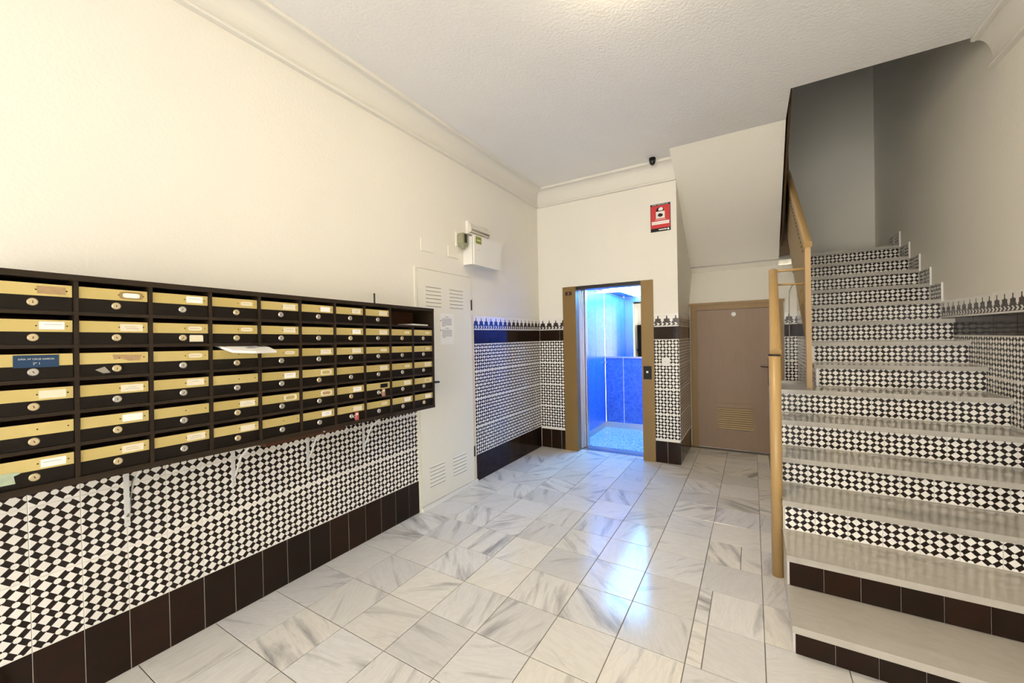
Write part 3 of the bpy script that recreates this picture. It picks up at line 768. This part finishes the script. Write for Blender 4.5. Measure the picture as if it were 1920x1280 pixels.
# rod standing up behind the cabinet
rod = tub('metal_rod', [(.10, 2.087, 1.80), (.10, 2.087, 1.912)], .0065, M_GUTTER); tag(rod, 'short dark metal rod poking up above the mailbox cabinet', 'rod')
# brackets under the cabinet
WHERE = ['nearest the camera', 'second from the camera', 'third from the camera, beside the brown plank', 'closest to the louvred door']
for i, (y, zl) in enumerate(((.672, .688), (1.13, .727), (1.58, .715), (2.03, .70))):
    zb_ = MZ+ZB-.012-(y-MY)*.0140-.003
    t = empty('shelf_bracket', (0, y, zb_))
    tag(t, 'white metal bracket under the mailboxes, ' + WHERE[i], 'bracket', 'white brackets holding up the mailbox cabinet')
    box('wall_arm', .005, .009, -.010, .010, zl-zb_, 0, M_BRACK, t, bevel=.001)
    box('shelf_arm', .005, .215, -.014, .014, -.0035, .0, M_BRACK, t, bevel=.001)
    tub('brace', [(.012, 0, zl-zb_+.05), (.035, 0, zl-zb_+.075), (.10, 0, -.075), (.20, 0, -.006)], .006, M_BRACK, t, 8)
    for q in (.02, .20):
        pass
    bm = bmesh.new()
    lathe(bm, [(.006, 0), (.004, .003)], (.009, 0, zl-zb_+.025), 'x', 8); fin('screw', bm, M_STEEL, t)
pl = box('wooden_plank', .030, .190, 1.22, 1.735, MZ+ZB-.046, MZ+ZB-.024, M_INNER, bevel=.002); tag(pl, 'red brown wooden plank lying on the brackets under the mailboxes', 'plank')
wl = bmesh.new(); tube(wl, [(.06, 1.79, .955), (.075, 1.765, .965), (.09, 1.775, .985), (.08, 1.80, .985), (.06, 1.81, .955), (.03, 1.80, .925), (.012, 1.79, .92)], .005, 8)
wire = fin('white_cable_loop', wl, M_WHITEP); tag(wire, 'short white cable loop under the mailboxes at the end of the plank', 'cable')
# ------------------------------------------------------------------ small things on the walls
def face_tri(o): return o
t = tag(empty('distribution_box', (0, 3.50, 2.30)), 'white electrical box with green label high on the left wall', 'electrical box')
o = box('body', .001, .120, -.165, .330, .02, .305, M_WHITEP, t, bevel=.003)
o = box('cover', .132, .150, -.175, .34, .01, .315, M_WHITEP, t, bevel=.003)
box('seal', .118, .133, -.160, .325, .025, .30, M_GUTTER, t)
gl = box('label', .150, .1515, -.145, -.045, .232, .305, M_GREEN, t); box('label_print', .1515, .1517, -.13, -.06, .262, .272, M_CARDP, gl)
bm = bmesh.new(); lathe(bm, [(.012, 0), (.010, .006)], (.150, -.105, .165), 'x', 10); fin('lock', bm, M_STEEL, t)
t = tag(empty('emergency_light', (0, 3.575, 2.655)), 'flat emergency light with frosted lens above the electrical box', 'light')
box('housing', .001, .035, -.19, .19, 0, .135, M_WHITEP, t, bevel=.004)
bm = bmesh.new(); prism(bm, [(.035, .012), (.058, .022), (.062, .06), (.050, .105), (.035, .122)], 'y', -.175, .175); fin('lens', bm, M_CLEAR, t, bevel=.003)
tub('tube', [(.050, -.16, .045), (.050, .16, .045)], .016, M_SLIT, t)
t = tag(empty('alarm_sounder', (0, 3.27, 2.555)), 'small grey green metal sounder left of the electrical box', 'sounder')
box('back_plate', .001, .012, -.062, .060, -.06, .085, M_WHITEP, t, bevel=.003)
bm = bmesh.new(); prism(bm, [(-.048, -.030), (-.03, -.062), (.030, -.062), (.048, -.030), (.048, .045), (.036, .07), (-.036, .07), (-.048, .045)], 'x', .012, .085); fin('casing', bm, M_SOUND, t, bevel=.006)
box('grille', .085, .089, -.018, .020, -.028, .062, M_GUTTER, t, bevel=.002)
bm = bmesh.new(); lathe(bm, [(.028, -.062), (.018, -.085), (.010, -.092)], (.048, 0, 0), 'z', 12); fin('nozzle', bm, M_SOUND, t)
def cover(y, z, label):
    t = empty('cover_plate', (0, y, z)); tag(t, label, 'cover plate', 'blank plates on the left wall')
    box('plate', .001, .010, -.080, .080, -.055, .055, M_WALL, t, bevel=.004)
    bm = bmesh.new(); lathe(bm, [(.004, 0), (.003, .002)], (.010, 0, .042), 'x', 8); fin('screw', bm, M_WHITEP, t)
cover(2.785, 2.42, 'blank painted cover plate above the left edge of the louvred door')
cover(3.165, 2.425, 'blank painted cover plate just below the grey green sounder')
t = tag(empty('notice_sheet', (.0165, 3.03, 1.648)), 'white printed notice taped to the louvred metal door', 'notice')
box('sheet', 0, .0012, -.105, .105, -.150, .150, M_PAPER, t)
for (z0, n, w) in ((.105, 7, .145), (-.005, 7, .145)):
    box('heading', .0012, .0016, -.025, .025, z0+.008, z0+.015, M_INK, t)
    for q in range(n):
        ww = w if q < n-2 else w*(1.0 if q == n-2 else .35)
        box('print_line', .0012, .0016, -.075, -.075+ww, z0-.010-q*.0115, z0-.004-q*.0115, M_INK, t)
for z in (.080, -.012): box('tape', .0012, .0018, -.100, -.086, z-.006, z+.006, M_SLIT, t)
# security sign
t = tag(empty('security_sign', (1.655, YB-.001, 2.95)), 'red security camera warning sign on the back wall', 'sign')
box('plate', -.114, .114, -.004, 0, -.165, .165, M_BLACK, t)
box('red_field', -.108, .108, -.0048, -.0038, -.125, .143, M_RED, t)
box('picture_field', -.050, .050, -.0056, -.0046, -.010, .072, M_WHITEP, t)
bm = bmesh.new(); prism(bm, [(-.030, .034), (-.010, .052), (.026, .040), (.030, .018), (.004, .006), (-.026, .016)], 'y', -.0062, -.0054); fin('camera_icon', bm, M_BLACK, t)
bm = bmesh.new(); prism(bm, [(-.050, .076), (.044, .076), (.036, .112), (.0, .128), (-.038, .112)], 'y', -.0056, -.0046); fin('emblem', bm, M_BLACK, t)
bm = bmesh.new(); prism(bm, [(-.018, .082), (.026, .082), (.032, .104), (.016, .122), (-.010, .118), (-.022, .100)], 'y', -.0062, -.0054); fin('emblem_figure', bm, M_PAPER, t)
pk = plain('pink_sign_print', (.74, .42, .40), .5)
box('text_bar', -.100, .100, -.0056, -.0046, -.080, -.042, M_PAPER, t); box('text_bar', -.060, .060, -.0056, -.0046, -.030, -.018, pk, t); box('text_bar', -.098, .098, -.0062, -.0054, -.064, -.059, pk, t)
text('lettering', 'ZONA VIDEOVIGILADA', .0175, M_PAPER, t, (0, -.0046, .154), (math.pi/2, 0, 0))
box('text_bar', -.02, .07, -.0056, -.0046, -.150, -.138, M_PAPER, t); box('text_bar', .078, .098, -.0056, -.0046, -.156, -.134, M_PAPER, t)
# dome camera hanging at the cornice
t = tag(empty('dome_camera', (1.612, 4.86, CE)), 'small black dome camera on the ceiling by the cornice', 'camera')
bm = bmesh.new(); lathe(bm, [(.036, -.001), (.038, -.022)], (0, 0, 0), 'z', 18); fin('mount', bm, M_BLACK, t, True)
bm = bmesh.new(); lathe(bm, [(.037, -.022), (.035, -.045), (.027, -.068), (.012, -.082), (.002, -.085)], (0, 0, 0), 'z', 18); fin('dome', bm, plain('black_gloss', (.01, .01, .012), .12), t, True)
# light switch
t = tag(empty('light_switch', (1.686, YB-.005, 1.220)), 'white light switch on the tiles right of the elevator', 'switch')
box('plate', -.042, .042, -.009, 0, -.048, .048, M_WHITEP, t, bevel=.003); rk = box('rocker', -.026, .026, -.013, -.009, -.030, .030, M_WHITEP, t, bevel=.002); box('indicator', -.004, .004, -.0136, -.0128, -.004, .004, M_SLIT, rk)
# cable in the recess behind the railing
cb = bmesh.new(); tube(cb, [(3.03, YR+.10, 2.14), (3.005, YR+.07, 2.11), (2.983, YR+.045, 2.06), (2.975, YR-.010, 1.95), (2.972, YR-.012, 1.10)], .005, 6)
cable = fin('thin_cable', cb, plain('grey_cable', (.45, .43, .42), .5)); tag(cable, 'thin grey cable running down the wall behind the railing', 'cable')
# ------------------------------------------------------------------ hall lamp and added stairwell fill
def globe(loc, r, mat, label):
    t = tag(empty('ceiling_lamp_or_fill', loc), label, 'lamp')
    bm = bmesh.new(); lathe(bm, [(.07, 0), (.07, -.02), (.045, -.035)], (0, 0, 0), 'z', 20); fin('base', bm, M_WHITEP, t)
    bm = bmesh.new(); lathe(bm, [(r*math.sin(a), -.03-r+r*math.cos(a)) for a in [math.pi*k/14 for k in range(1, 14)]], (0, 0, 0), 'z', 24); fin('globe', bm, mat, t, True)
t = tag(empty('ceiling_lamp_or_fill', (2.08, 2.06, CE)), 'flush round opal ceiling lamp in the middle of the hall', 'lamp')
bm = bmesh.new(); lathe(bm, [(.185, 0), (.190, -.012), (.188, -.022), (.172, -.024)], (0, 0, 0), 'z', 28); fin('base', bm, M_WHITEP, t)
bm = bmesh.new(); lathe(bm, [(.170, -.024)] + [(.170*math.cos(a), -.024-.095*math.sin(a)) for a in [math.pi/2*k/8 for k in range(1, 8)]] + [(.004, -.119)], (0, 0, 0), 'z', 28); fin('shade', bm, M_GLOBE, t, True)
globe((3.3, 6.3, ZT), .14, M_STAIR_FILL, 'added glowing globe above the upper landing, unseen fill light')  # added out of view to tint the stairwell blue, no known fixture
